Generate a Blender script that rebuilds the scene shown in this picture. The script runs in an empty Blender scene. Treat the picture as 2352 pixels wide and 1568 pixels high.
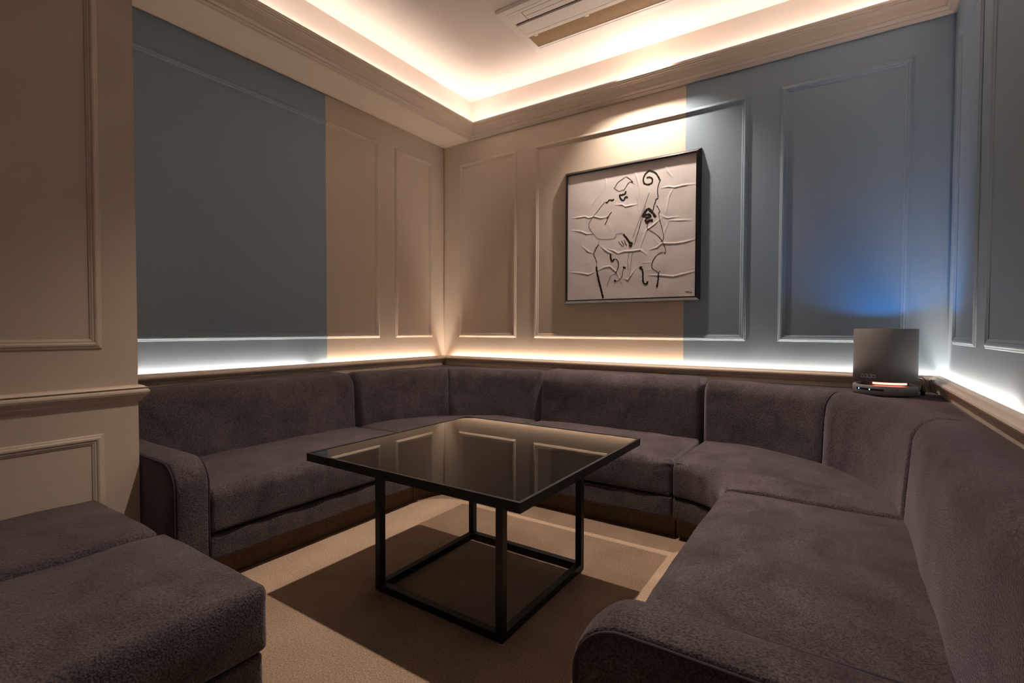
import bpy, bmesh, math, random
from mathutils import Vector, Matrix, noise
random.seed(7)
S = bpy.context.scene
COL = S.collection

# ------------------------------------------------------------------ camera
cam = bpy.data.cameras.new('camera')
cam.sensor_width = 36.0
cam.lens = 36.0 * 1131.0 / 2352.0
cam.clip_start = 0.02
camo = bpy.data.objects.new('camera', cam)
COL.objects.link(camo)
camo.matrix_world = Matrix(((0.8321130, -0.0161734, 0.5543702, 0.0),
                            (0.5545988, 0.0191241, -0.8318981, 0.0),
                            (0.0028528, 0.9996863, 0.0248831, 1.1),
                            (0, 0, 0, 1)))
S.camera = camo

# ------------------------------------------------------------------ world, exposure
W = bpy.data.worlds.new('world'); S.world = W; W.use_nodes = True
W.node_tree.nodes['Background'].inputs[0].default_value = (0.0, 0.0, 0.0, 1)
W.node_tree.nodes['Background'].inputs[1].default_value = 0.0
S.view_settings.view_transform = 'Standard'
S.view_settings.look = 'None'
S.view_settings.exposure = 0.0
S.view_settings.gamma = 1.0
S.view_settings.use_curve_mapping = False

# ------------------------------------------------------------------ light levels
WARM = (1.0, 0.862, 0.80)
COVE_E = 32.0        # LED tape behind the crown
RAIL_E = 80.0        # LED tape behind the dado rail
LAMP_PICT = 215.0     # ceiling downlight over the picture (W)
LAMP_TABLE = 215.0    # ceiling downlight over the table (W)
BLUE_W = 7.5
SPOTCOL = (1.0, 0.84, 0.72)

def spot(name, loc, power, col, radius, size, blend, aim=(0, 0, -1)):
    l = bpy.data.lights.new(name, 'SPOT'); l.energy = power; l.color = col
    l.shadow_soft_size = radius; l.spot_size = math.radians(size); l.spot_blend = blend
    o = bpy.data.objects.new(name, l); COL.objects.link(o); o.location = loc
    o.rotation_euler = Vector(aim).to_track_quat('-Z', 'Y').to_euler()
    return o
spot('picture_downlight', (-1.17, 3.328, 3.10), LAMP_PICT, SPOTCOL, 0.018, 104, 1.0)
spot('table_downlight', (-1.15, 1.58, 3.10), LAMP_TABLE, SPOTCOL, 0.022, 94, 1.0)

# ------------------------------------------------------------------ materials
def new_mat(name, col=(0.5, 0.5, 0.5), rough=0.6, metal=0.0, spec=0.5, coat=0.0):
    m = bpy.data.materials.new(name); m.use_nodes = True
    b = m.node_tree.nodes['Principled BSDF']
    b.inputs['Base Color'].default_value = (*col, 1)
    b.inputs['Roughness'].default_value = rough
    b.inputs['Metallic'].default_value = metal
    b.inputs['Specular IOR Level'].default_value = spec
    b.inputs['Coat Weight'].default_value = coat
    return m
def nd(m, t, **kw):
    n = m.node_tree.nodes.new(t)
    for k, v in kw.items(): setattr(n, k, v)
    return n
def lk(m, a, b): m.node_tree.links.new(a, b)
def bsdf(m): return m.node_tree.nodes['Principled BSDF']
def coords(m, kind='Object', scale=(1, 1, 1)):
    t = nd(m, 'ShaderNodeTexCoord'); mp = nd(m, 'ShaderNodeMapping')
    mp.inputs['Scale'].default_value = scale
    lk(m, t.outputs[kind], mp.inputs[0]); return mp.outputs[0]
def add_bump(m, scale, strength, dist, detail=2.0, stretch=(1, 1, 1)):
    c = coords(m, 'Object', stretch)
    n = nd(m, 'ShaderNodeTexNoise'); n.inputs['Scale'].default_value = scale; n.inputs['Detail'].default_value = detail
    lk(m, c, n.inputs['Vector'])
    b = nd(m, 'ShaderNodeBump'); b.inputs['Strength'].default_value = strength; b.inputs['Distance'].default_value = dist
    lk(m, n.outputs['Fac'], b.inputs['Height'])
    lk(m, b.outputs[0], bsdf(m).inputs['Normal'])
    return b

BEIGE = (0.60, 0.500, 0.405)
GREY = (0.245, 0.318, 0.390)
def paint(name, axis=None, op=None, thr=0.0, base=BEIGE):
    m = new_mat(name, base, 0.55, spec=0.35)
    if axis is not None:
        g = nd(m, 'ShaderNodeNewGeometry'); s = nd(m, 'ShaderNodeSeparateXYZ')
        lk(m, g.outputs['Position'], s.inputs[0])
        t = nd(m, 'ShaderNodeMath', operation=op); t.inputs[1].default_value = thr
        lk(m, s.outputs[axis], t.inputs[0])
        z = nd(m, 'ShaderNodeMath', operation='LESS_THAN'); z.inputs[1].default_value = 2.80
        lk(m, s.outputs[2], z.inputs[0])
        tz = nd(m, 'ShaderNodeMath', operation='MULTIPLY'); lk(m, t.outputs[0], tz.inputs[0]); lk(m, z.outputs[0], tz.inputs[1]); t = tz
        x = nd(m, 'ShaderNodeMix', data_type='RGBA')
        x.inputs[6].default_value = (*BEIGE, 1); x.inputs[7].default_value = (*GREY, 1)
        lk(m, t.outputs[0], x.inputs[0]); lk(m, x.outputs[2], bsdf(m).inputs['Base Color'])
    add_bump(m, 260.0, 0.16, 0.002, 3.0)
    return m
M = {}
M['beige'] = paint('beige_wall_paint')
M['left'] = paint('left_wall_paint', 1, 'LESS_THAN', 2.24)
M['back'] = paint('back_wall_paint', 0, 'GREATER_THAN', -0.908)
M['grey'] = paint('blue_grey_wall_paint', 0, 'GREATER_THAN', -5.0)
M['trim'] = new_mat('trim_paint', (0.52, 0.425, 0.34), 0.45, spec=0.4)
M['rail'] = new_mat('dado_rail_paint', (0.66, 0.54, 0.43), 0.4, spec=0.45)
M['ceiling'] = new_mat('ceiling_paint', (0.84, 0.76, 0.69), 0.8, spec=0.2)

def velvet(name, base=(0.094, 0.074, 0.077)):
    m = new_mat(name, base, 0.92, spec=0.12)
    b = bsdf(m)
    b.inputs['Sheen Weight'].default_value = 0.5
    b.inputs['Sheen Roughness'].default_value = 0.34
    b.inputs['Sheen Tint'].default_value = (0.74, 0.64, 0.72, 1)
    c = coords(m, 'Object')
    n1 = nd(m, 'ShaderNodeTexNoise'); n1.inputs['Scale'].default_value = 5.5; n1.inputs['Detail'].default_value = 7; n1.inputs['Roughness'].default_value = 0.62
    n1.inputs['Distortion'].default_value = 0.6
    lk(m, c, n1.inputs['Vector'])
    n2 = nd(m, 'ShaderNodeTexNoise'); n2.inputs['Scale'].default_value = 210; n2.inputs['Detail'].default_value = 3
    lk(m, c, n2.inputs['Vector'])
    r = nd(m, 'ShaderNodeValToRGB')
    r.color_ramp.elements[0].position = 0.34; r.color_ramp.elements[0].color = (base[0]*.66, base[1]*.65, base[2]*.66, 1)
    r.color_ramp.elements[1].position = 0.68; r.color_ramp.elements[1].color = (base[0]*1.22, base[1]*1.24, base[2]*1.22, 1)
    lk(m, n1.outputs['Fac'], r.inputs[0])
    r2 = nd(m, 'ShaderNodeValToRGB')
    r2.color_ramp.elements[0].position = 0.33; r2.color_ramp.elements[0].color = (.46, .46, .46, 1)
    r2.color_ramp.elements[1].position = 0.62; r2.color_ramp.elements[1].color = (1.28, 1.28, 1.28, 1)
    lk(m, n2.outputs['Fac'], r2.inputs[0])
    x = nd(m, 'ShaderNodeMix', data_type='RGBA', blend_type='MULTIPLY'); x.inputs[0].default_value = 1
    lk(m, r.outputs[0], x.inputs[6]); lk(m, r2.outputs[0], x.inputs[7])
    lk(m, x.outputs[2], b.inputs['Base Color'])
    bp = nd(m, 'ShaderNodeBump'); bp.inputs['Strength'].default_value = 0.9; bp.inputs['Distance'].default_value = 0.004
    lk(m, n2.outputs['Fac'], bp.inputs['Height']); lk(m, bp.outputs[0], b.inputs['Normal'])
    return m
M['velvet'] = velvet('taupe_velvet')
M['piping'] = new_mat('piping_velvet', (0.055, 0.043, 0.048), 0.9, spec=0.1)

def carpet(name, a, b_, bump=0.8):
    m = new_mat(name, a, 0.95, spec=0.08)
    c = coords(m, 'Object')
    n = nd(m, 'ShaderNodeTexNoise'); n.inputs['Scale'].default_value = 190; n.inputs['Detail'].default_value = 4
    n3 = nd(m, 'ShaderNodeTexNoise'); n3.inputs['Scale'].default_value = 4; n3.inputs['Detail'].default_value = 5
    lk(m, c, n.inputs['Vector']); lk(m, c, n3.inputs['Vector'])
    ad = nd(m, 'ShaderNodeMath', operation='MULTIPLY_ADD'); ad.inputs[1].default_value = 0.35
    lk(m, n3.outputs['Fac'], ad.inputs[0]); lk(m, n.outputs['Fac'], ad.inputs[2])
    r = nd(m, 'ShaderNodeValToRGB')
    r.color_ramp.elements[0].position = 0.46; r.color_ramp.elements[0].color = (*b_, 1)
    r.color_ramp.elements[1].position = 0.86; r.color_ramp.elements[1].color = (*a, 1)
    lk(m, ad.outputs[0], r.inputs[0]); lk(m, r.outputs[0], bsdf(m).inputs['Base Color'])
    bp = nd(m, 'ShaderNodeBump'); bp.inputs['Strength'].default_value = bump; bp.inputs['Distance'].default_value = 0.004
    lk(m, n.outputs['Fac'], bp.inputs['Height']); lk(m, bp.outputs[0], bsdf(m).inputs['Normal'])
    return m
M['carpet'] = carpet('tan_carpet', (0.54, 0.385, 0.27), (0.25, 0.165, 0.11))
M['plinth'] = carpet('brown_plinth_carpet', (0.20, 0.135, 0.085), (0.10, 0.064, 0.038), 0.5)
M['black'] = new_mat('black_steel', (0.010, 0.009, 0.009), 0.42, spec=0.45)
M['glass_top'] = new_mat('black_glass', (0.004, 0.004, 0.004), 0.012, spec=0.5)
bsdf(M['glass_top']).inputs['IOR'].default_value = 1.22
M['frame'] = new_mat('black_metal_frame', (0.035, 0.032, 0.032), 0.28, metal=0.7)
M['art'] = new_mat('creased_canvas', (0.70, 0.635, 0.62), 0.42, spec=0.4)
add_bump(M['art'], 420, 0.12, 0.001)
M['ink'] = new_mat('dark_brown_ink', (0.014, 0.007, 0.006), 0.7, spec=0.2)
M['ac'] = new_mat('white_plastic', (0.90, 0.85, 0.80), 0.4, spec=0.4)
M['acgrille'] = new_mat('tan_filter', (0.60, 0.43, 0.27), 0.6)
M['acdark'] = new_mat('dark_slot', (0.01, 0.009, 0.008), 0.7)
M['device'] = new_mat('matt_grey_plastic', (0.205, 0.19, 0.19), 0.5, spec=0.4)
M['device_text'] = new_mat('pale_logo_print', (0.55, 0.52, 0.50), 0.5)
M['device_dark'] = new_mat('dark_touch_strip', (0.012, 0.010, 0.012), 0.15)
M['cable'] = new_mat('grey_cable', (0.34, 0.31, 0.31), 0.5)
M['cable_dark'] = new_mat('dark_plug', (0.03, 0.027, 0.027), 0.5)
def emis(name, col, e, base=(0.8, 0.8, 0.8)):
    m = new_mat(name, base, 0.5)
    bsdf(m).inputs['Emission Color'].default_value = (*col, 1); bsdf(m).inputs['Emission Strength'].default_value = e
    return m
M['led_cove'] = emis('cove_led', WARM, COVE_E)
M['led_rail'] = emis('rail_led', (1.0, 0.855, 0.73), RAIL_E)
M['glow_orange'] = emis('orange_light_bar', (1.0, 0.24, 0.13), 7.0)
M['glow_blue'] = emis('blue_indicator', (0.06, 0.50, 1.0), 4.0)
M['blue_lens'] = emis('blue_uplight_lens', (0.02, 0.2, 1.0), 1.2)

# ------------------------------------------------------------------ helpers
def link(o, parent=None):
    COL.objects.link(o)
    if parent is not None: o.parent = parent
    return o
def obj(name, bm, mat, parent=None, smooth=False, normals=True):
    if normals: bmesh.ops.recalc_face_normals(bm, faces=bm.faces)
    me = bpy.data.meshes.new(name); bm.to_mesh(me); bm.free()
    if smooth:
        for p in me.polygons: p.use_smooth = True
    me.materials.append(M[mat] if isinstance(mat, str) else mat)
    o = bpy.data.objects.new(name, me)
    if parent is not None:                      # parent is an empty or a mesh at a known place: keep world coords
        link(o, parent); o.matrix_parent_inverse = wm(parent).inverted()
    else: link(o)
    return o
def wm(o):
    m = Matrix.Translation(o.location)
    if o.parent is not None: m = wm(o.parent) @ o.matrix_parent_inverse @ m
    return m
def thing(name, loc, label, cat, group=None):
    o = bpy.data.objects.new(name, None); COL.objects.link(o); o.location = loc
    o.empty_display_size = 0.1
    o['label'] = label; o['category'] = cat
    if group: o['group'] = group
    return o
def struct(name, bm, mat, label=None, smooth=False):
    o = obj(name, bm, mat, None, smooth); o['kind'] = 'structure'
    if label: o['label'] = label
    return o
def box(bm, x0, x1, y0, y1, z0, z1, bev=0.0):
    r = bmesh.ops.create_cube(bm, size=1.0)
    for v in r['verts']:
        v.co = Vector(((x0+x1)/2 + v.co.x*(x1-x0), (y0+y1)/2 + v.co.y*(y1-y0), (z0+z1)/2 + v.co.z*(z1-z0)))
    if bev > 0:
        es = list({e for v in r['verts'] for e in v.link_edges})
        bmesh.ops.bevel(bm, geom=es, offset=bev, segments=2, affect='EDGES', profile=0.5)
    return bm
def B(*a, **k): return box(bmesh.new(), *a, **k)

def axis_coords(lo, hi, r0, r1, n, seg):
    out = []
    for k in range(seg + 1): out.append(lo + r0 - r0*math.tan(math.pi/4*(1 - k/seg)))
    a, b = lo + r0, hi - r1
    for k in range(1, n): out.append(a + (b - a)*k/n)
    for k in range(seg + 1): out.append(b + r1*math.tan(math.pi/4*k/seg))
    return out
def rbox(lo, hi, r, n=(10, 8, 4), seg=4, pre=None, post=None):
    """rounded box: r = ((rx0,rx1),(ry0,ry1),(rz0,rz1)); pre(p, uvw) bends the cushion, post(p) maps it to the room"""
    bm = bmesh.new(); C = [axis_coords(lo[i], hi[i], r[i][0], r[i][1], n[i], seg) for i in range(3)]
    N = [len(c) for c in C]; cache = {}
    def vert(i, j, k):
        key = (i, j, k)
        if key in cache: return cache[key]
        p = [C[0][i], C[1][j], C[2][k]]; q = []; d = []; rr = []
        for a in range(3):
            a0, a1 = lo[a] + r[a][0], hi[a] - r[a][1]
            c = min(max(p[a], a0), a1); q.append(c)
            rad = r[a][0] if p[a] < c else r[a][1]
            rr.append(rad); d.append((p[a] - c)/rad if rad > 1e-9 else 0.0)
        L = math.sqrt(sum(x*x for x in d))
        if L > 1e-9: p = [q[a] + rr[a]*d[a]/L for a in range(3)]
        v = Vector(p)
        if pre:
            uvw = [(v[a]-lo[a])/(hi[a]-lo[a]) for a in range(3)]
            v = pre(v, uvw)
        if post: v = Vector(post(v))
        cache[key] = bm.verts.new(v); return cache[key]
    def grid(fix, val, A, Bx):
        for i in range(N[A]-1):
            for j in range(N[Bx]-1):
                vs = []
                for (di, dj) in ((0, 0), (1, 0), (1, 1), (0, 1)):
                    ix = [0, 0, 0]; ix[fix] = val; ix[A] = i+di; ix[Bx] = j+dj
                    vs.append(vert(*ix))
                if len(set(vs)) == 4: bm.faces.new(vs)
    for f, A, Bx in ((0, 1, 2), (1, 0, 2), (2, 0, 1)):
        grid(f, 0, A, Bx); grid(f, N[f]-1, A, Bx)
    return bm
def rr(a, b=None):
    return (a, a if b is None else b)
def tube(bm, pts, rad, n=8, closed=False):
    pts = [Vector(p) for p in pts]; rings = []
    prev = None
    for i, p in enumerate(pts):
        if closed: t = pts[(i+1) % len(pts)] - pts[i-1]
        else: t = pts[min(i+1, len(pts)-1)] - pts[max(i-1, 0)]
        t.normalize()
        if prev is None:
            a = Vector((0, 0, 1)) if abs(t.z) < 0.9 else Vector((1, 0, 0))
            u = t.cross(a).normalized()
        else:
            u = (prev - t*prev.dot(t)).normalized()
        prev = u; w = t.cross(u)
        rings.append([bm.verts.new(p + rad*(math.cos(2*math.pi*k/n)*u + math.sin(2*math.pi*k/n)*w)) for k in range(n)])
    m = len(rings)
    for i in range(m if closed else m-1):
        A, Bq = rings[i], rings[(i+1) % m]
        for k in range(n): bm.faces.new((A[k], A[(k+1) % n], Bq[(k+1) % n], Bq[k]))
    if not closed:
        bm.faces.new(rings[0][::-1]); bm.faces.new(rings[-1])
    return bm
def lathe(bm, prof, cx, cy, n=64, a0=0.0, a1=2*math.pi):
    full = abs(a1-a0-2*math.pi) < 1e-6; cols = []
    for k in range(n if full else n+1):
        a = a0 + (a1-a0)*k/n
        cols.append([bm.verts.new((cx + r*math.cos(a), cy + r*math.sin(a), z)) for r, z in prof])
    m = len(cols)
    for k in range(m if full else m-1):
        A, Bq = cols[k], cols[(k+1) % m]
        for i in range(len(prof)-1): bm.faces.new((A[i], Bq[i], Bq[i+1], A[i+1]))
    return bm
def mitre_path(path, closed=True):
    """unit offset vectors to the right of travel, mitred, at every vertex"""
    n = len(path); out = []
    for i in range(n):
        p = Vector(path[i]); a = Vector(path[i-1]); b = Vector(path[(i+1) % n])
        d1 = (p-a).normalized(); d2 = (b-p).normalized()
        n1 = Vector((d1.y, -d1.x)); n2 = Vector((d2.y, -d2.x))
        s = n1 + n2; out.append(s / (1 + n1.dot(n2)))
    return out
def sweep_seg(path, off, i, prof):
    bm = bmesh.new(); n = len(path); j = (i+1) % n; rings = []
    for k in (i, j):
        rings.append([bm.verts.new((path[k][0] + off[k].x*p, path[k][1] + off[k].y*p, z)) for p, z in prof])
    for a in range(len(prof)):
        b = (a+1) % len(prof)
        bm.faces.new((rings[0][a], rings[0][b], rings[1][b], rings[1][a]))
    bm.faces.new(rings[0]); bm.faces.new(rings[1][::-1])
    return bm

# ================================================================== ROOM
XL, XR, YB, YF = -3.115, 0.486, 3.515, -1.6
XP, YP = -2.45, 0.846          # face and far corner of the projecting wall on the left
XS = -2.79                     # inner edge of the soffit
ZS, ZC = 2.785, 3.13
floor = struct('floor', B(XL-.1, XR+.1, YF-.1, YB+.1, -.06, 0.0), 'carpet', 'tan short pile carpet')
ceiling = struct('ceiling', B(XL-.1, XR+.1, YF-.1, YB+.1, ZC, ZC+.08), 'ceiling', 'cream ceiling in the lit recess')
for k_, (a_, b_, c_, d_) in enumerate(((XS, XS+.003, YP, YB), (XS, XR, YB-.003, YB), (XR-.003, XR, YF, YB))):
    obj('cove_face', B(a_, b_, c_, d_, ZS+.08, ZC), 'ceiling', ceiling)
obj('soffit', B(XL, XS, YP, YB, ZS, ZC), 'beige', ceiling)
wl = struct('wall_left', B(XL-.1, XL, YP-.1, YB+.1, 0, ZC), 'left', 'left wall, part blue grey and part beige')
wb = struct('wall_back', B(XL, XR+.1, YB, YB+.1, 0, ZC), 'back', 'back wall, beige on the left and blue grey on the right')
wr = struct('wall_right', B(XR, XR+.1, YF-.1, YB, 0, ZC), 'grey', 'blue grey right wall')
wp = struct('wall_pillar', B(XL, XP, YF, YP, 0, ZC), 'beige', 'beige projecting wall with panels at the left edge')
wf = struct('wall_front', B(XL-.1, XR, YF-.1, YF, 0, ZC), 'beige', 'beige wall behind the viewpoint')

MP = [(0, 0), (0, .005), (.003, .009), (.009, .012), (.013, .017), (.019, .018), (.024, .014), (.026, .010), (.030, .011), (.033, .008), (.038, .005), (.039, 0)]
def panel(parent, mat, o, u, nrm, u0, u1, z0, z1, lab=None):
    """rectangular moulding on a wall: o origin on the wall, u horizontal axis, nrm out of the wall"""
    bm = bmesh.new(); o = Vector(o); u = Vector(u); nrm = Vector(nrm); rings = []
    for (a, h) in ((a_, h_*.62) for a_, h_ in MP):
        cs = ((u0+a, z0+a), (u1-a, z0+a), (u1-a, z1-a), (u0+a, z1-a))
        rings.append([bm.verts.new(o + u*x + nrm*h + Vector((0, 0, z))) for x, z in cs])
    for i in range(len(rings)-1):
        for k in range(4):
            bm.faces.new((rings[i][k], rings[i][(k+1) % 4], rings[i+1][(k+1) % 4], rings[i+1][k]))
    p = obj('panel_moulding', bm, mat, parent)
    return p
Z0, Z1 = 1.028, 2.608
ex, ey = (1, 0, 0), (0, 1, 0)
panel(wl, 'left', (XL, 0, 0), ey, (1, 0, 0), 1.00, 2.734, Z0, Z1)
panel(wl, 'left', (XL, 0, 0), ey, (1, 0, 0), 2.906, 3.352, Z0, Z1)
panel(wb, 'back', (0, YB, 0), ex, (0, -1, 0), -2.928, -2.300, Z0, Z1)
panel(wb, 'back', (0, YB, 0), ex, (0, -1, 0), -2.120, -0.514, Z0, Z1)
panel(wb, 'back', (0, YB, 0), ex, (0, -1, 0), -0.329, 0.318, Z0, Z1)
panel(wr, 'grey', (XR, 0, 0), ey, (-1, 0, 0), 2.862, 3.362, Z0, Z1)
panel(wr, 'grey', (XR, 0, 0), ey, (-1, 0, 0), 1.15, 2.684, Z0, Z1)
panel(wr, 'grey', (XR, 0, 0), ey, (-1, 0, 0), -0.9, 0.97, Z0, Z1)
panel(wp, 'beige', (XP, 0, 0), ey, (1, 0, 0), -1.2, 0.726, 1.018, 2.62)
panel(wp, 'beige', (XP, 0, 0), ey, (1, 0, 0), -1.2, 0.727, 0.16, 0.678)

# crown with light trough
CP = [(0, ZS), (.010, ZS-.002), (.014, ZS+.003), (.018, ZS+.006), (.024, ZS+.005), (.029, ZS+.009), (.031, ZS+.016),
      (.036, ZS+.019), (.044, ZS+.024), (.047, ZS+.030), (.046, ZS+.034), (.049, ZS+.036), (.055, ZS+.050), (.064, ZS+.070), (.077, ZS+.086), (.083, ZS+.089),
      (.083, ZS+.094), (.090, ZS+.097), (.093, ZS+.104), (.098, ZS+.106), (.098, ZS+.117), (.086, ZS+.117), (.084, ZS+.098), (.070, ZS+.090), (.0, ZS+.075)]
cpath = [(XS, YP), (XS, YB), (XR, YB), (XR, YF), (XP, YF), (XP, YP)]
coff = mitre_path(cpath)
for i, lab in enumerate(('left soffit crown moulding', 'back wall crown moulding', 'right wall crown moulding', 'rear wall crown moulding', 'projecting wall crown moulding', 'short return crown moulding')):
    o = struct('trim_%d' % (i+1), sweep_seg(cpath, coff, i, CP), 'trim', lab)
# dado rail, hollow where it carries LED tape
RP = [(0, .795), (.054, .795), (.056, .800), (.061, .802), (.062, .808), (.067, .812), (.077, .820), (.085, .827), (.089, .835), (.087, .842), (.080, .846),
      (.070, .848), (.067, .854), (.064, .856), (.034, .856), (.030, .853), (.030, .806), (0, .806)]
RS = [(0, .795)] + [(max(0.004, (p-.050)*.72+.004), z) for p, z in RP[1:-5]] + [(.026, .853), (.020, .855), (.016, .860), (.006, .863), (0, .864)]
rpath = [(XL, YP), (XL, YB), (XR, YB), (XR, YF), (XP, YF), (XP, YP)]
roff = mitre_path(rpath)
for i, lab in enumerate(('left wall dado rail hiding a light strip', 'back wall dado rail hiding a light strip', 'right wall dado rail hiding a light strip', 'rear dado rail', 'dado rail on the projecting wall', 'short return of the dado rail')):
    struct('trim_%d' % (i+7), sweep_seg(rpath, roff, i, RP if i < 3 else RS), 'rail', lab)

# boxed-out board below the rail, behind the sofa
BT = .053
bpath = [(0, 0.0), (BT, 0.0), (BT, .7945), (0, .7945)]
for i, lab in enumerate(('left wall boxed board below the dado rail', 'back wall boxed board below the dado rail', 'right wall boxed board below the dado rail')):
    struct('trim_%d' % (i+13), sweep_seg(rpath, roff, i, bpath), 'rail', lab)

# LED tapes
def led(x0, x1, y0, y1, z, mat, label, grp):
    o = obj('led_strip', B(x0, x1, y0, y1, z, z+.004), mat)
    o['label'] = label; o['category'] = 'light strip'; o['group'] = grp
    return o
g1 = 'light strips behind the crown moulding'; g2 = 'light strips behind the dado rail'
zc = ZS + .089
led(XS+.030, XS+.044, YP+.05, YB-.10, zc, 'led_cove', 'warm light strip hidden above the left soffit moulding', g1)
led(XS+.10, XR-.10, YB-.044, YB-.030, zc, 'led_cove', 'warm light strip hidden above the back wall crown', g1)
led(XR-.044, XR-.030, 2.3, YB-.10, zc, 'led_cove', 'warm light strip hidden above the right wall crown', g1)
zr = .812
led(XL+.008, XL+.022, .86, 2.085, zr, 'led_rail', 'light strip behind the left dado rail along the blue grey paint', g2)
led(XL+.008, XL+.022, 2.16, 3.37, zr, 'led_rail', 'light strip behind the left dado rail along the beige paint', g2)
led(XL+.12, XR-.03, YB-.022, YB-.008, zr, 'led_rail', 'light strip behind the back wall dado rail', g2)
led(XR-.022, XR-.008, 2.23, YB-.04, zr, 'led_rail', 'light strip behind the right dado rail beside the air purifier', g2)
led(XR-.022, XR-.008, YF+.1, 2.08, zr, 'led_rail', 'light strip behind the right dado rail nearer the viewpoint', g2)

# ================================================================== SOFA
def nz(p, s, a, seed=0.0):
    q = Vector((p[0]*s+seed, p[1]*s-seed, p[2]*s+2*seed))
    return a*noise.noise(q)
F = 0.61                                     # seat depth in front of the backrest
maps = {
    'back': lambda p: (p[0], 2.55 + p[1], p[2]),
    'left': lambda p: (-2.17 - p[1], p[0], p[2]),
    'right': lambda p: (-0.41 + p[1], p[0], p[2]),
    'cr': lambda p: (-0.71 + (.30+p[1])*math.sin(p[0]/.6), 2.25 + (.30+p[1])*math.cos(p[0]/.6), p[2]),
    'cl': lambda p: (-1.87 - (.30+p[1])*math.sin(p[0]/.6), 2.25 + (.30+p[1])*math.cos(p[0]/.6), p[2]),
}
def seat_pre(dome, seed, pinch=None, a0=0, a1=1):
    def f(v, t):
        u, w, h = t
        d = dome*max(0, 1-(2*u-1)**4)*max(0, math.sin(math.pi*min(1, max(0, w*.93+.05))))**.8
        v = v.copy()
        v.z += d*max(0, h*2-1)
        v.y -= .012*math.sin(math.pi*u)*max(0, 1-w*6)*math.sin(math.pi*h)     # belly of the front face
        v.z += nz(v, 7, .006, seed)*max(0, h*2-1)
        v.y += nz(v, 8, .005, seed+3)*max(0, 1-w*5)
        if pinch is not None:                                           # gathered folds at one end of the front edge
            e = (a1 - v.x) if pinch > 0 else (v.x - a0)
            k = math.exp(-(e/.055)**2)
            q = max(0, 1-w*3.2)
            v.y += k*q*.006*math.sin(v.z*150 + e*20) + k*q*.010*max(0, 1-w*3)
            v.z += k*q*.004*math.sin(v.y*170)
        return v
    return f
def back_pre(lean, seed, belly=True):
    def f(v, t):
        v = v.copy(); h = t[2]
        v.y += lean*h*(1-t[1])
        v.y -= .009*math.sin(math.pi*min(1, h*1.1))*(1-t[1])*(max(0, math.sin(math.pi*t[0]))**.5 if belly else .75)
        v.y += nz(v, 5, .008, seed)*(1-t[1])
        v.z += nz(v, 5, .006, seed+5)*max(0, h*2-1)
        return v
    return f
SM = 'sectional sofa modules round the table'
def module(name, where, a0, a1, loc, label, bdepth, arm=False, pinch=None, seed=0.0, corner=False):
    t = thing(name, loc, label, 'sofa', SM); mp = maps[where]
    s0 = a0 + (.0 if not arm else .0)
    na = 34 if not corner else 26
    obj('plinth', rbox((s0+.0005, .085, 0.0), (a1-.0005, .80, .118), (rr(.004), rr(.004), rr(.003)), (18 if corner else 2, 1, 1), 1, None, mp), 'plinth', t)
    obj('base', rbox((s0+.003, .012, .112), (a1-.003, .82, .232), (rr(.012), (.022, .01), (.020, .010)), (24, 2, 2), 4,
                     lambda v, q: v + Vector((0, nz(v, 9, .004, seed)*(1-q[1]), nz(v, 6, .004, seed)*(1-q[2]))), mp), 'velvet', t, True)
    sc = obj('seat_cushion', rbox((s0+.003, 0.0, .236), (a1-.003, .66, .420), (rr(.020), (.040, .03), (.020, .045)), (na, 18, 6), 5,
                     seat_pre(.030, seed, pinch, s0, a1), mp), 'velvet', t, True)
    # stitched seam along the front top edge
    bm = bmesh.new(); pts = []
    for k in range(41):
        a = s0 + .03 + (a1-s0-.06)*k/40
        pts.append(mp(Vector((a, .0165, .4115 + .0005*math.sin(k)))))
    if corner:
        tube(bm, pts, .0028, 6); obj('piping', bm, 'piping', sc, True)
    if corner:
        mid = (a0+a1)/2
        halves = ((a0+.003, mid-.0003, .025, .0025), (mid+.0003, a1-.003, .0025, .025))
        top = .790; bd = .80
        for k, (x0, x1, r0, r1) in enumerate(halves):
            obj('backrest', rbox((x0, F-.01, .36), (x1, bd+.02, top), ((r0, r1), (.085, .10), (.02, .075)), (14, 8, 10), 6, back_pre(.035, seed, False), mp), 'velvet', t, True)
    else:
        obj('backrest', rbox(((a0 if not arm else .862)+.003, F-.004, .36), (a1-.003, bdepth, .792), (rr(.030), (.090, .045), (.02, .085)), (30, 8, 12), 6, back_pre(.030, seed), mp), 'velvet', t, True)
    return t, sc
Lq = .6*math.pi/2
m1, _ = module('sofa_module', 'left', 0.995, 2.247, (-2.6, 1.6, 0), 'straight taupe sofa section along the left wall, armrest beside the projecting beige wall', .888, arm=True, seed=1.0)
m2, _ = module('sofa_module', 'cl', 0.003, Lq-.003, (-2.5, 2.9, 0), 'curved taupe corner sofa section in the far left corner behind the table', .9, seed=4.0, corner=True)
m3, _ = module('sofa_module', 'back', -1.867, -0.713, (-1.29, 3.0, 0), 'straight taupe sofa section in the middle of the back wall below the framed picture', .908, seed=7.0, pinch=1)
m4, _ = module('sofa_module', 'cr', 0.003, Lq-.003, (-0.1, 2.9, 0), 'curved taupe corner sofa section in the right corner under the round grey air purifier', .9, seed=11.0, corner=True)
m5, _ = module('sofa_module', 'right', 0.995, 2.247, (0.0, 1.6, 0), 'straight taupe sofa section along the right wall, its rounded armrest nearest the viewer', .8425, arm=True, seed=15.0)

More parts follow.
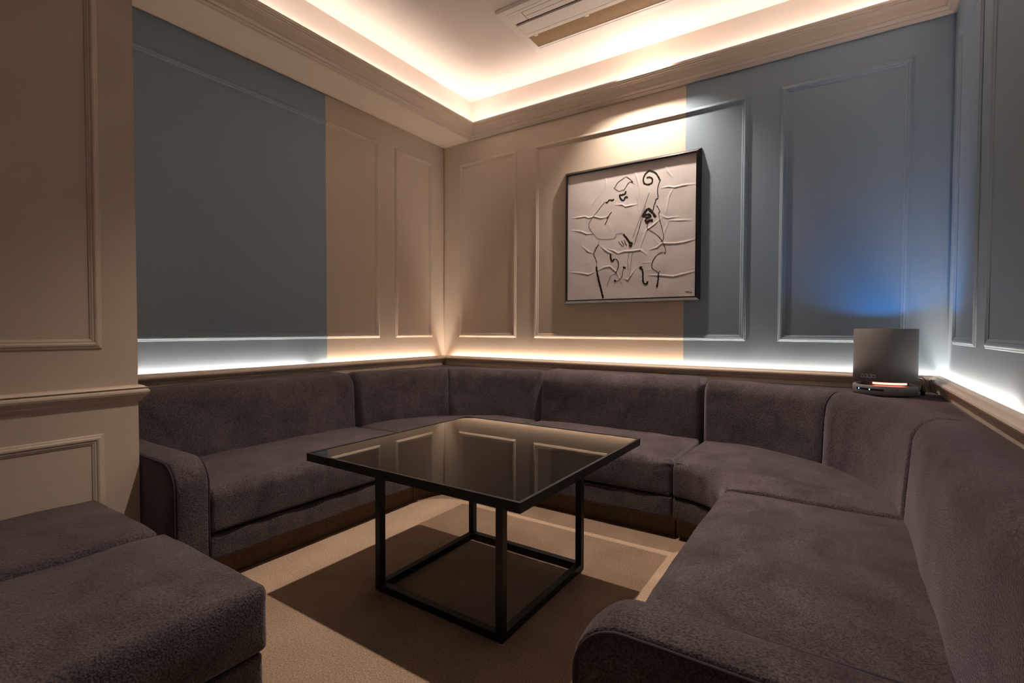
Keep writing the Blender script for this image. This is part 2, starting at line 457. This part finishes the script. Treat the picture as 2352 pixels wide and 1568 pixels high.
def deck(cx, sx, wx, t, zt=.768):
    """flat upholstered infill between the curved backrest and the room corner"""
    bm = bmesh.new(); n = 24; arc = []
    for k in range(n+1):
        a = math.pi/2*k/n; r = 1.06
        x = cx + sx*r*math.sin(a); y = 2.25 + r*math.cos(a)
        arc.append((x, y))
    wall = []
    X1 = wx - sx*.057; Y1 = YB - .057
    # matching points along the two walls
    for k in range(n+1):
        s = k/n
        if s <= .5: wall.append((cx + (X1-cx)*(s*2), Y1))
        else: wall.append((X1, Y1 + (2.25-Y1)*((s-.5)*2)))
    rows = []
    for k in range(n+1):
        row = []
        for j in range(9):
            f = j/8
            x = arc[k][0]*(1-f) + wall[k][0]*f; y = arc[k][1]*(1-f) + wall[k][1]*f
            row.append((x, y, zt + nz((x, y, 0), 9, .004, 2) ))
        rows.append(row)
    top = [[bm.verts.new(p) for p in r] for r in rows]
    bot = [[bm.verts.new((p[0], p[1], zt-.14)) for p in r] for r in rows]
    for k in range(n):
        for j in range(8):
            bm.faces.new((top[k][j], top[k+1][j], top[k+1][j+1], top[k][j+1]))
            bm.faces.new((bot[k][j], bot[k][j+1], bot[k+1][j+1], bot[k+1][j]))
        bm.faces.new((top[k][0], bot[k][0], bot[k+1][0], top[k+1][0]))
        bm.faces.new((top[k][8], top[k+1][8], bot[k+1][8], bot[k][8]))
    for k in (0, n):
        for j in range(8): bm.faces.new((top[k][j], top[k][j+1], bot[k][j+1], bot[k][j]))
    obj('corner_deck', bm, 'velvet', t, True)
deck(-1.87, -1, XL, m2); deck(-0.71, 1, XR, m4)

def armrest(t, where, bmax, b0=-.018, zt=.562):
    mp = maps[where]; y0, y1 = .852, .991; R = .105
    def pre(v, q):
        v = v.copy()
        v.z += .010*math.sin(math.pi*q[0])*max(0, q[2]*2-1)
        v.y -= .006*math.sin(math.pi*q[0])*max(0, 1-q[1]*8)
        v.z += nz(v, 6, .004, 3)*max(0, q[2]*2-1)
        return v
    a = obj('armrest', rbox((y0, b0, .10), (y1, bmax, zt), (rr(.016), (R, .02), (.02, R)), (10, 26, 12), 7, pre, mp), 'velvet', t, True)
    for yy in (y0+.006, y1-.006):
        pts = [(yy, b0+.005, .12), (yy, b0+.005, .25), (yy, b0+.005, .40)]
        for k in range(0, 10):
            th = math.pi/2*k/9
            pts.append((yy, b0+R-(R-.005)*math.cos(th), zt-R+(R-.005)*math.sin(th)))
        for k in range(1, 8): pts.append((yy, b0+R+(bmax-.05-b0-R)*k/7, zt-.004))
        bm = bmesh.new(); tube(bm, [mp(Vector(p)) for p in pts], .0038, 6)
        obj('piping', bm, 'piping', a, True)
    obj('armrest_foot', rbox((y0+.01, .07, 0), (y1-.002, bmax+.15, .11), (rr(.004), rr(.004), rr(.003)), (1, 1, 1), 1, None, mp), 'plinth', t)
armrest(m1, 'left', .655); armrest(m5, 'right', .655, zt=.541)

# ================================================================== OTTOMANS
def ottoman(x0, x1, y0, y1, label, seed):
    t = thing('ottoman', ((x0+x1)/2, (y0+y1)/2, 0), label, 'ottoman', 'square taupe ottomans')
    obj('plinth', rbox((x0+.03, y0+.03, 0), (x1-.03, y1-.03, .075), (rr(.004),)*3, (1, 1, 1), 1), 'plinth', t)
    obj('base', rbox((x0+.008, y0+.008, .07), (x1-.008, y1-.008, .248), (rr(.018), rr(.018), rr(.012)), (16, 16, 4), 4,
        lambda v, q: v + Vector((nz(v, 7, .004, seed), nz(v, 7, .004, seed+1), 0))), 'velvet', t, True)
    def pre(v, q):
        v = v.copy(); e = math.sin(math.pi*q[0])*math.sin(math.pi*q[1])
        v.z += .016*max(0, e)**.6*max(0, q[2]*2-1) + nz(v, 6, .006, seed)*max(0, q[2]*2-1)
        bl = math.sin(math.pi*q[2])
        v.x += (.010*bl*(2*q[0]-1))*math.sin(math.pi*q[1]) + nz(v, 12, .003, seed+2)*abs(2*q[0]-1)
        v.y += (.010*bl*(2*q[1]-1))*math.sin(math.pi*q[0]) + nz(v, 12, .003, seed+4)*abs(2*q[1]-1)
        return v
    obj('cushion', rbox((x0, y0, .252), (x1, y1, .428), (rr(.022), rr(.022), (.016, .030)), (26, 26, 7), 5, pre), 'velvet', t, True)
    return t
ottoman(-1.850, -1.242, .09, .712, 'square taupe velvet ottoman in the foreground, nearer the table', 1.3)
ottoman(-2.436, -1.874, .09, .700, 'square taupe velvet ottoman pushed against the projecting beige wall', 5.3)

# ================================================================== TABLE
t = thing('coffee_table', (-1.29, 1.72, 0), 'square black coffee table with dark reflective glass top on an open cube frame', 'table')
tx0, tx1, ty0, ty1, tz = -1.808, -0.770, 1.201, 2.239, .592
bm = bmesh.new(); e = .011
for a in ((tx0, tx1, ty0, ty0+e), (tx0, tx1, ty1-e, ty1), (tx0, tx0+e, ty0+e, ty1-e), (tx1-e, tx1, ty0+e, ty1-e)):
    box(bm, a[0], a[1], a[2], a[3], tz-.032, tz)
obj('top_frame', bm, 'black', t)
obj('glass_top', B(tx0+e+.0005, tx1-e-.0005, ty0+e+.0005, ty1-e-.0005, tz-.012, tz-.0015), 'glass_top', t)
obj('underside_board', B(tx0+e, tx1-e, ty0+e, ty1-e, tz-.030, tz-.013), 'black', t)
lx0, lx1, ly0, ly1, lw = -1.616, -0.964, 1.390, 2.048, .030
for x in (lx0, lx1-lw):
    for y in (ly0, ly1-lw):
        obj('leg', B(x, x+lw, y, y+lw, 0.0, tz-.030, bev=.0015), 'black', t)
for y in (ly0, ly1-lw): obj('floor_rail', B(lx0+lw, lx1-lw, y, y+lw, 0.0, lw, bev=.0012), 'black', t)
for x in (lx0, lx1-lw): obj('floor_rail', B(x, x+lw, ly0+lw, ly1-lw, 0.0, lw, bev=.0012), 'black', t)

# ================================================================== PICTURE
px0, px1, pz0, pz1 = -1.832, -0.799, 1.300, 2.332
pc = Vector(((px0+px1)/2, YB, (pz0+pz1)/2))
t = thing('framed_picture', (pc.x, YB-.002, pc.z), 'square black framed line drawing of a cello player on creased paper', 'picture')
FP = [(0, .001), (0, .006), (.004, .012), (.019, .032), (.023, .035), (.029, .035), (.0305, .026), (.031, .012)]
bm = bmesh.new(); rings = []
for a, h in FP:
    rings.append([bm.verts.new((x, YB-h, z)) for x, z in ((px0+a, pz0+a), (px1-a, pz0+a), (px1-a, pz1-a), (px0+a, pz1-a))])
for i in range(len(rings)-1):
    for k in range(4): bm.faces.new((rings[i][k], rings[i][(k+1) % 4], rings[i+1][(k+1) % 4], rings[i+1][k]))
obj('frame', bm, 'frame', t)
obj('backing_board', B(px0+.01, px1-.01, YB-.010, YB-.0015, pz0+.01, pz1-.01), 'black', t)
STROKES= [(2.9, [(-105, 340), (-87, 322), (-61, 305), (-41, 312), (-28, 308), (-15, 323), (3, 353), (22, 364), (43, 354), (36, 366), (7, 394), (-11, 406), (-31, 396), (-73, 375), (-87, 356), (-96, 338)]), (1.5, [(22, 364), (58, 339)]), (6.6, [(-10, 300), (-16, 281), (-36, 277), (-61, 278), (-54, 257), (-36, 233), (-18, 243), (-21, 256), (-5, 258), (1, 249)]), (5.1, [(-102, 253), (-118, 247), (-134, 255), (-146, 249), (-158, 233), (-167, 241)]), (2.2, [(-167, 241), (-178, 243), (-235, 182), (-273, 143), (-315, 84), (-272, 19), (-233, -29), (-176, -37), (-111, -41), (-84, -31), (-90, -13), (-70, -4), (-34, -5)]), (4.4, [(-120, 161), (-136, 147), (-149, 123), (-160, 98), (-174, 71)]), (3.7, [(-161, 127), (-145, 131)]), (5.9, [(143, 372), (167, 374), (185, 358), (186, 333), (167, 321), (142, 324), (121, 340), (118, 365), (129, 397), (150, 414), (166, 419), (200, 403), (221, 377), (240, 337)]), (4.4, [(240, 337), (226, 302), (222, 262), (228, 228), (225, 211), (210, 210), (209, 194), (198, 167), (190, 127)]), (2.9, [(213, 165), (226, 155), (234, 133), (244, 117), (230, 113), (241, 55), (258, -4), (271, -67), (263, -86), (249, -97)]), (9.6, [(114, 99), (131, 126), (156, 152), (182, 128), (212, 83)]), (9.6, [(123, 98), (148, 112), (178, 100), (161, 85), (136, 84)]), (11.8, [(140, 54), (162, 60), (191, 67)]), (8.1, [(136, 76), (145, 51)]), (2.9, [(153, 49), (148, 6), (188, -17), (230, -50), (255, -82), (276, -124), (284, -154), (282, -180)]), (3.7, [(282, -180), (274, -172), (247, -171), (214, -193), (191, -228), (184, -274), (207, -292), (236, -314), (247, -301)]), (5.9, [(236, -314), (233, -371), (223, -414)]), (6.6, [(-28, -11), (-2, -44), (20, -76), (42, -86)]), (5.9, [(42, -86), (29, -113), (18, -97)]), (5.1, [(7, -57), (29, -106)]), (2.9, [(-65, -63), (-42, -95), (-22, -100)]), (2.9, [(-43, -59), (-20, -91)]), (3.7, [(-22, -55), (-2, -99)]), (1.5, [(164, 263), (118, 145), (80, 49), (46, -44)]), (1.5, [(139, 175), (102, 80), (81, -31)]), (1.5, [(131, 126), (85, -2), (53, -100)]), (3.7, [(-218, -71), (-247, -94), (-266, -137), (-251, -169), (-236, -206)]), (1.5, [(-219, -40), (-237, -100), (-256, -125)]), (2.2, [(-236, -206), (-241, -236)]), (8.1, [(-241, -236), (-231, -294), (-216, -357), (-201, -411), (-184, -479)]), (7.4, [(-124, -150), (-128, -170), (-114, -210), (-96, -190)]), (4.4, [(-96, -190), (-73, -196), (-62, -227), (-68, -270), (-90, -303)]), (2.2, [(-90, -303), (-127, -314), (-141, -352), (-153, -395)]), (2.9, [(-18, -256), (-29, -281), (-31, -315), (-54, -348), (-85, -362), (-93, -346)]), (11.8, [(-17, -252), (-22, -262)]), (10.3, [(-94, -346), (-88, -358)]), (1.5, [(16, -154), (6, -223), (13, -288)]), (1.5, [(43, -154), (30, -234), (20, -335)]), (6.6, [(96, -263), (109, -273), (121, -290), (123, -332), (123, -374), (140, -390), (157, -384), (153, -372), (162, -374)]), (14.7, [(99, -265), (112, -273)]), (2.9, [(421, -457), (439, -452), (431, -463), (446, -451), (450, -462), (458, -455), (462, -464), (467, -459)])]
FOLDS= [[(-441, 154), (-400, 154), (-336, 155), (-311, 139), (-263, 146), (-206, 126), (-140, 128)], [(-455, 61), (-370, 42), (-325, 20), (-272, 17)], [(-364, -70), (-310, -116), (-271, -132)], [(-209, -80), (-175, -114), (-138, -139), (-110, -150)], [(-152, -112), (-101, -129), (-69, -151), (-19, -140), (52, -142), (104, -138), (147, -177)], [(95, -137), (120, -64), (145, 0), (204, 35), (253, 74)], [(120, -18), (162, 10)], [(245, 91), (294, 65), (366, 68)], [(294, 49), (382, 40), (452, 34)], [(172, -144), (222, -132), (255, -106), (312, -112), (344, -115), (407, -113), (483, -100)], [(205, -73), (234, -108)], [(251, 282), (300, 284), (340, 272), (403, 278), (479, 274)], [(332, 269), (304, 217), (293, 154), (281, 91)], [(278, 432), (295, 388), (327, 347)], [(55, 430), (77, 368), (91, 307), (79, 234), (88, 149)], [(-90, 211), (-40, 206), (-13, 187), (31, 190), (70, 193)], [(-231, -268), (-174, -245), (-128, -244), (-81, -286), (-35, -375)], [(-453, -268), (-368, -279), (-308, -294), (-250, -276)], [(165, -326), (249, -331), (339, -345), (402, -332), (486, -317)], [(130, -234), (181, -236)], [(148, -288), (182, -286)], [(-18, -341), (9, -351), (44, -302), (70, -270)], [(302, 48), (279, -15), (271, -55)], [(-170, 426), (-165, 382), (-179, 340)], [(456, -296), (485, -294)], [(-283, 233), (-254, 273), (-235, 296)], [(-144, 79), (-130, 30)]]
AC0 = Vector((-1.3155, 0, 1.815))
segs = []
for f in FOLDS:
    L = len(f)
    for i in range(L-1):
        segs.append((f[i][0]/1000, f[i][1]/1000, f[i+1][0]/1000, f[i+1][1]/1000, .35 if i == 0 else 1.0, .35 if i == L-2 else 1.0))
NG = 250
HW = .4855
hh = [[0.0]*(NG+1) for _ in range(NG+1)]
for (x0, z0, x1, z1, a0, a1) in segs:
    x0 += -.0; lw = .005
    i0 = max(0, int((min(x0, x1)-.03+HW)/(2*HW)*NG)); i1 = min(NG, int((max(x0, x1)+.03+HW)/(2*HW)*NG)+1)
    j0 = max(0, int((min(z0, z1)-.03+HW)/(2*HW)*NG)); j1 = min(NG, int((max(z0, z1)+.03+HW)/(2*HW)*NG)+1)
    dx, dz = x1-x0, z1-z0; L2 = dx*dx+dz*dz+1e-12
    for i in range(i0, i1+1):
        for j in range(j0, j1+1):
            x = -HW+2*HW*i/NG; z = -HW+2*HW*j/NG
            s = min(1, max(0, ((x-x0)*dx+(z-z0)*dz)/L2))
            d2 = (x-x0-s*dx)**2+(z-z0-s*dz)**2
            v = (a0+(a1-a0)*s)*math.exp(-d2/(lw*lw))
            if v > hh[i][j]: hh[i][j] = v
def canvas_h(x, z):
    u = min(NG-1e-6, max(0, (x+HW)/(2*HW)*NG)); w = min(NG-1e-6, max(0, (z+HW)/(2*HW)*NG))
    i, j = int(u), int(w); fu, fw = u-i, w-j
    h = hh[i][j]*(1-fu)*(1-fw)+hh[i+1][j]*fu*(1-fw)+hh[i][j+1]*(1-fu)*fw+hh[i+1][j+1]*fu*fw
    return .0215 + .0018*h + .0012*noise.noise(Vector((x*9, z*9, 0)))
bm = bmesh.new()
vs = [[bm.verts.new((pc.x-HW+2*HW*i/NG, YB-canvas_h(-HW+2*HW*i/NG, -HW+2*HW*j/NG), pc.z-HW+2*HW*j/NG)) for j in range(NG+1)] for i in range(NG+1)]
for i in range(NG):
    for j in range(NG): bm.faces.new((vs[i][j], vs[i+1][j], vs[i+1][j+1], vs[i][j+1]))
obj('canvas', bm, 'art', t, True)
# ink strokes: ribbons lying on the creased sheet
bm = bmesh.new()
def resample(pts, step):
    out = [pts[0]]
    for a, b in zip(pts, pts[1:]):
        d = math.hypot(b[0]-a[0], b[1]-a[1]); n = max(1, int(d/step))
        for k in range(1, n+1): out.append((a[0]+(b[0]-a[0])*k/n, a[1]+(b[1]-a[1])*k/n))
    return out
def smooth(pts, it=2):
    for _ in range(it):
        if len(pts) < 3: return pts
        q = [pts[0]]
        for a, b in zip(pts, pts[1:]):
            q.append((a[0]*.75+b[0]*.25, a[1]*.75+b[1]*.25)); q.append((a[0]*.25+b[0]*.75, a[1]*.25+b[1]*.75))
        q.append(pts[-1]); pts = q
    return pts
for w, pl in STROKES:
    pl = [(a/1000, b/1000) for a, b in pl]
    pl = resample(smooth(pl, 1), .0035); n = len(pl); L = []; Rr = []
    for i, (x, z) in enumerate(pl):
        a = pl[max(0, i-1)]; b = pl[min(n-1, i+1)]
        dx, dz = b[0]-a[0], b[1]-a[1]; l = math.hypot(dx, dz) or 1
        jit = .35 if w > 3.6 else .15
        h1 = (w if w < 5 else w*1.3)/1500*(1+random.uniform(-jit, jit)); h2 = (w if w < 5 else w*1.3)/1500*(1+random.uniform(-jit, jit))
        xa, za = x-dz/l*h1, z+dx/l*h1; xb, zb = x+dz/l*h2, z-dx/l*h2
        L.append(bm.verts.new((pc.x+xa, YB-canvas_h(xa, za)-.0009, pc.z+za)))
        Rr.append(bm.verts.new((pc.x+xb, YB-canvas_h(xb, zb)-.0009, pc.z+zb)))
    for i in range(n-1): bm.faces.new((L[i], Rr[i], Rr[i+1], L[i+1]))
o = obj('ink_drawing', bm, 'ink', t, normals=False)
o['label'] = 'dark brown ink lines of a figure with a cello'; o['kind'] = 'stuff'

# ================================================================== AIR CONDITIONER
ax0, ax1, ay0, ay1 = -1.872, -0.60, 2.597, 3.128
t = thing('ceiling_air_conditioner', ((ax0+ax1)/2, (ay0+ay1)/2, ZC), 'long white ceiling cassette air conditioner with tan filter grille and black slot', 'air conditioner')
zb = ZC-.022
bm = bmesh.new(); w = .050; rings = []
for a, z in ((0, ZC-.001), (.0, ZC-.008), (.006, zb), (w-.004, zb), (w, zb+.003), (w, ZC-.003)):
    rings.append([bm.verts.new((x, y, z)) for x, y in ((ax0+a, ay0+a), (ax1-a, ay0+a), (ax1-a, ay1-a), (ax0+a, ay1-a))])
for i in range(len(rings)-1):
    for k in range(4): bm.faces.new((rings[i][k], rings[i][(k+1) % 4], rings[i+1][(k+1) % 4], rings[i+1][k]))
obj('surround', bm, 'ac', t)
ix0, ix1 = ax0+w+.001, ax1-w-.001
obj('duct', B(ix0, ix1, ay0+w, ay1-w, ZC-.006, ZC-.001), 'acdark', t)
obj('edge_strip', B(ix0, ix1, 2.649, 2.672, zb+.002, ZC-.007), 'ac', t)
obj('end_cap', B(ix0, -1.722, 2.673, 2.757, zb+.002, ZC-.007), 'ac', t)
obj('louvre', B(-1.716, ix1-.1, 2.676, 2.716, zb+.002, ZC-.007), 'ac', t)
obj('louvre', B(-1.716, ix1-.1, 2.7185, 2.757, zb+.001, ZC-.007), 'ac', t)
obj('end_cap', B(ix1-.094, ix1, 2.673, 2.757, zb+.002, ZC-.007), 'ac', t)
obj('centre_panel', B(ix0, ix1, 2.781, 2.892, zb+.001, ZC-.007, bev=.002), 'ac', t)
obj('grille_rail', B(ix0, ix1, 2.8945, 2.926, zb+.001, ZC-.007), 'ac', t)
obj('grille_rail', B(ix0, ix1, 3.062, 3.077, zb+.001, ZC-.007), 'ac', t)
obj('filter', B(ix0, ix1, 2.927, 3.061, ZC-.009, ZC-.007), 'acgrille', t)
bm = bmesh.new(); n = 17
for k in range(n):
    y = 2.930 + (3.058-2.930)*k/(n-1); box(bm, ix0, ix1, y-.0018, y+.0018, zb+.004, ZC-.0085)
o = obj('grille_slats', bm, 'acgrille', t); o['kind'] = 'stuff'
for x in (-1.765, -1.385, -1.005):
    bm = bmesh.new(); lathe(bm, [(.0, zb), (.012, zb), (.016, zb+.003), (.016, zb+.008)], x, 2.930, 20)
    obj('clip', bm, 'ac', t)

# ================================================================== AIR PURIFIER
cx, cy, R = .195, 3.195, .136
zb0 = .772
t = thing('air_purifier', (cx, cy, zb0), 'round grey air purifier with glowing orange bar on the right corner sofa back', 'air purifier')
bm = bmesh.new()
lathe(bm, [(0, zb0), (R-.006, zb0), (R, zb0+.006), (R, zb0+.044), (R-.003, zb0+.048), (R-.012, zb0+.050), (0, zb0+.052)], cx, cy, 96)
base = obj('base', bm, 'device', t, True)
bm = bmesh.new()
lathe(bm, [(0, zb0+.050), (R-.036, zb0+.050), (R-.036, zb0+.064), (0, zb0+.064)], cx, cy, 96)
obj('neck', bm, 'device', t, True)
bz0, bz1 = zb0+.066, 1.108
bm = bmesh.new()
lathe(bm, [(0, bz0), (R-.010, bz0), (R, bz0+.004), (R-.001, bz0+.1), (R-.001, bz1-.002), (R-.003, bz1), (R-.006, bz1-.001), (R-.007, bz1-.08), (0, bz1-.08)], cx, cy, 96)
body = obj('body', bm, 'device', t, True)
bm = bmesh.new()
lathe(bm, [(0, bz1-.078), (.035, bz1-.078), (.030, bz1-.070), (0, bz1-.068)], cx, cy, 32)
obj('uplight_lens', bm, 'blue_lens', t, True)
# direction towards the viewpoint
av = math.atan2(-cy, -cx)
bm = bmesh.new(); lathe(bm, [(R-.030, bz0-.008), (R-.0085, bz0-.008), (R-.0085, bz0+.0005), (R-.030, bz0+.0005)], cx, cy, 40, av-math.radians(22), av+math.radians(44))
obj('light_bar', bm, 'glow_orange', t)
bm = bmesh.new(); lathe(bm, [(R-.001, zb0+.024), (R+.0006, zb0+.024), (R+.0006, zb0+.034), (R-.001, zb0+.034)], cx, cy, 30, av-math.radians(58), av-math.radians(1))
obj('touch_strip', bm, 'device_dark', base)
for a in (-50, -26):
    an = av+math.radians(a)
    bm = bmesh.new(); bmesh.ops.create_uvsphere(bm, u_segments=10, v_segments=6, radius=.0028)
    for v in bm.verts: v.co = Vector((v.co.x, v.co.y, v.co.z*1.3)) + Vector((cx+(R+.0008)*math.cos(an), cy+(R+.0008)*math.sin(an), zb0+.029))
    obj('indicator', bm, 'glow_blue', base)
# raised lettering "cado" on the body
bm = bmesh.new(); rl = .0080
def onbody(s, z):
    an = av - math.radians(42) + s/R
    return (cx+(R+.0004)*math.cos(an), cy+(R+.0004)*math.sin(an), z)
zt_ = bz0+.030
for k, ch in enumerate('cado'):
    s0 = k*.0185
    a0, a1 = (40, 320) if ch == 'c' else (0, 360)
    pts = [onbody(s0+rl*math.cos(math.radians(a0+(a1-a0)*i/20)), zt_+rl*math.sin(math.radians(a0+(a1-a0)*i/20))) for i in range(21)]
    tube(bm, pts, .0006, 4)
    if ch in 'ad':
        tube(bm, [onbody(s0+rl, zt_-rl), onbody(s0+rl, zt_+(rl if ch == 'a' else rl*1.9))], .0006, 4)
obj('lettering', bm, 'device_text', body)
bl = bpy.data.lights.new('blue_uplight', 'SPOT'); bl.energy = BLUE_W; bl.color = (0.0, 0.36, 1.0); bl.shadow_soft_size = .024
bl.spot_size = math.radians(150); bl.spot_blend = 1.0
blo = bpy.data.objects.new('blue_uplight', bl); COL.objects.link(blo); blo.location = (cx+.012, cy+.005, bz1-.062)
blo.rotation_euler = Vector((.09, .42, .62)).to_track_quat('-Z', 'Y').to_euler()

# cable bundle and plug behind the purifier
t = thing('cable_bundle', (.372, 3.25, .77), 'tied bundle of grey cables with a dark plug right of the air purifier', 'cable')
rnd = random.Random(3)
for k in range(7):
    bm = bmesh.new(); a = rnd.uniform(-.6, .9)
    p0 = Vector((.385+rnd.uniform(-.006, .006), 3.255, .806)); d = Vector((math.sin(a)*.35, rnd.uniform(-.3, .3), 1)).normalized()
    Ln = rnd.uniform(.028, .05); q = p0+d*Ln
    tube(bm, [p0, p0+d*Ln*.5, q, q+Vector((.004, 0, .001)), q+Vector((.006, 0, -.004)), p0+Vector((.006, 0, 0))+d*Ln*.4, p0+Vector((.005, 0, -.008))], .0017, 6)
    obj('cable', bm, 'cable', t, True)
bm = bmesh.new(); tube(bm, [(.335, 3.30, .855), (.352, 3.26, .862), (.366, 3.25, .845), (.374, 3.25, .815), (.380, 3.253, .800), (.392, 3.26, .790), (.42, 3.30, .776)], .003, 8)
obj('cable', bm, 'cable', t, True)
bm = bmesh.new(); lathe(bm, [(0, .772), (.009, .772), (.009, .790), (.011, .792), (.011, .798), (.009, .800), (.007, .812), (.003, .826), (0, .826)], .352, 3.215, 20)
obj('plug', bm, 'cable_dark', t, True)
bm = bmesh.new(); tube(bm, [(.352, 3.215, .824), (.356, 3.22, .838), (.350, 3.24, .850), (.336, 3.28, .852)], .0025, 8)
o = obj('cable', bm, 'cable', t, True)
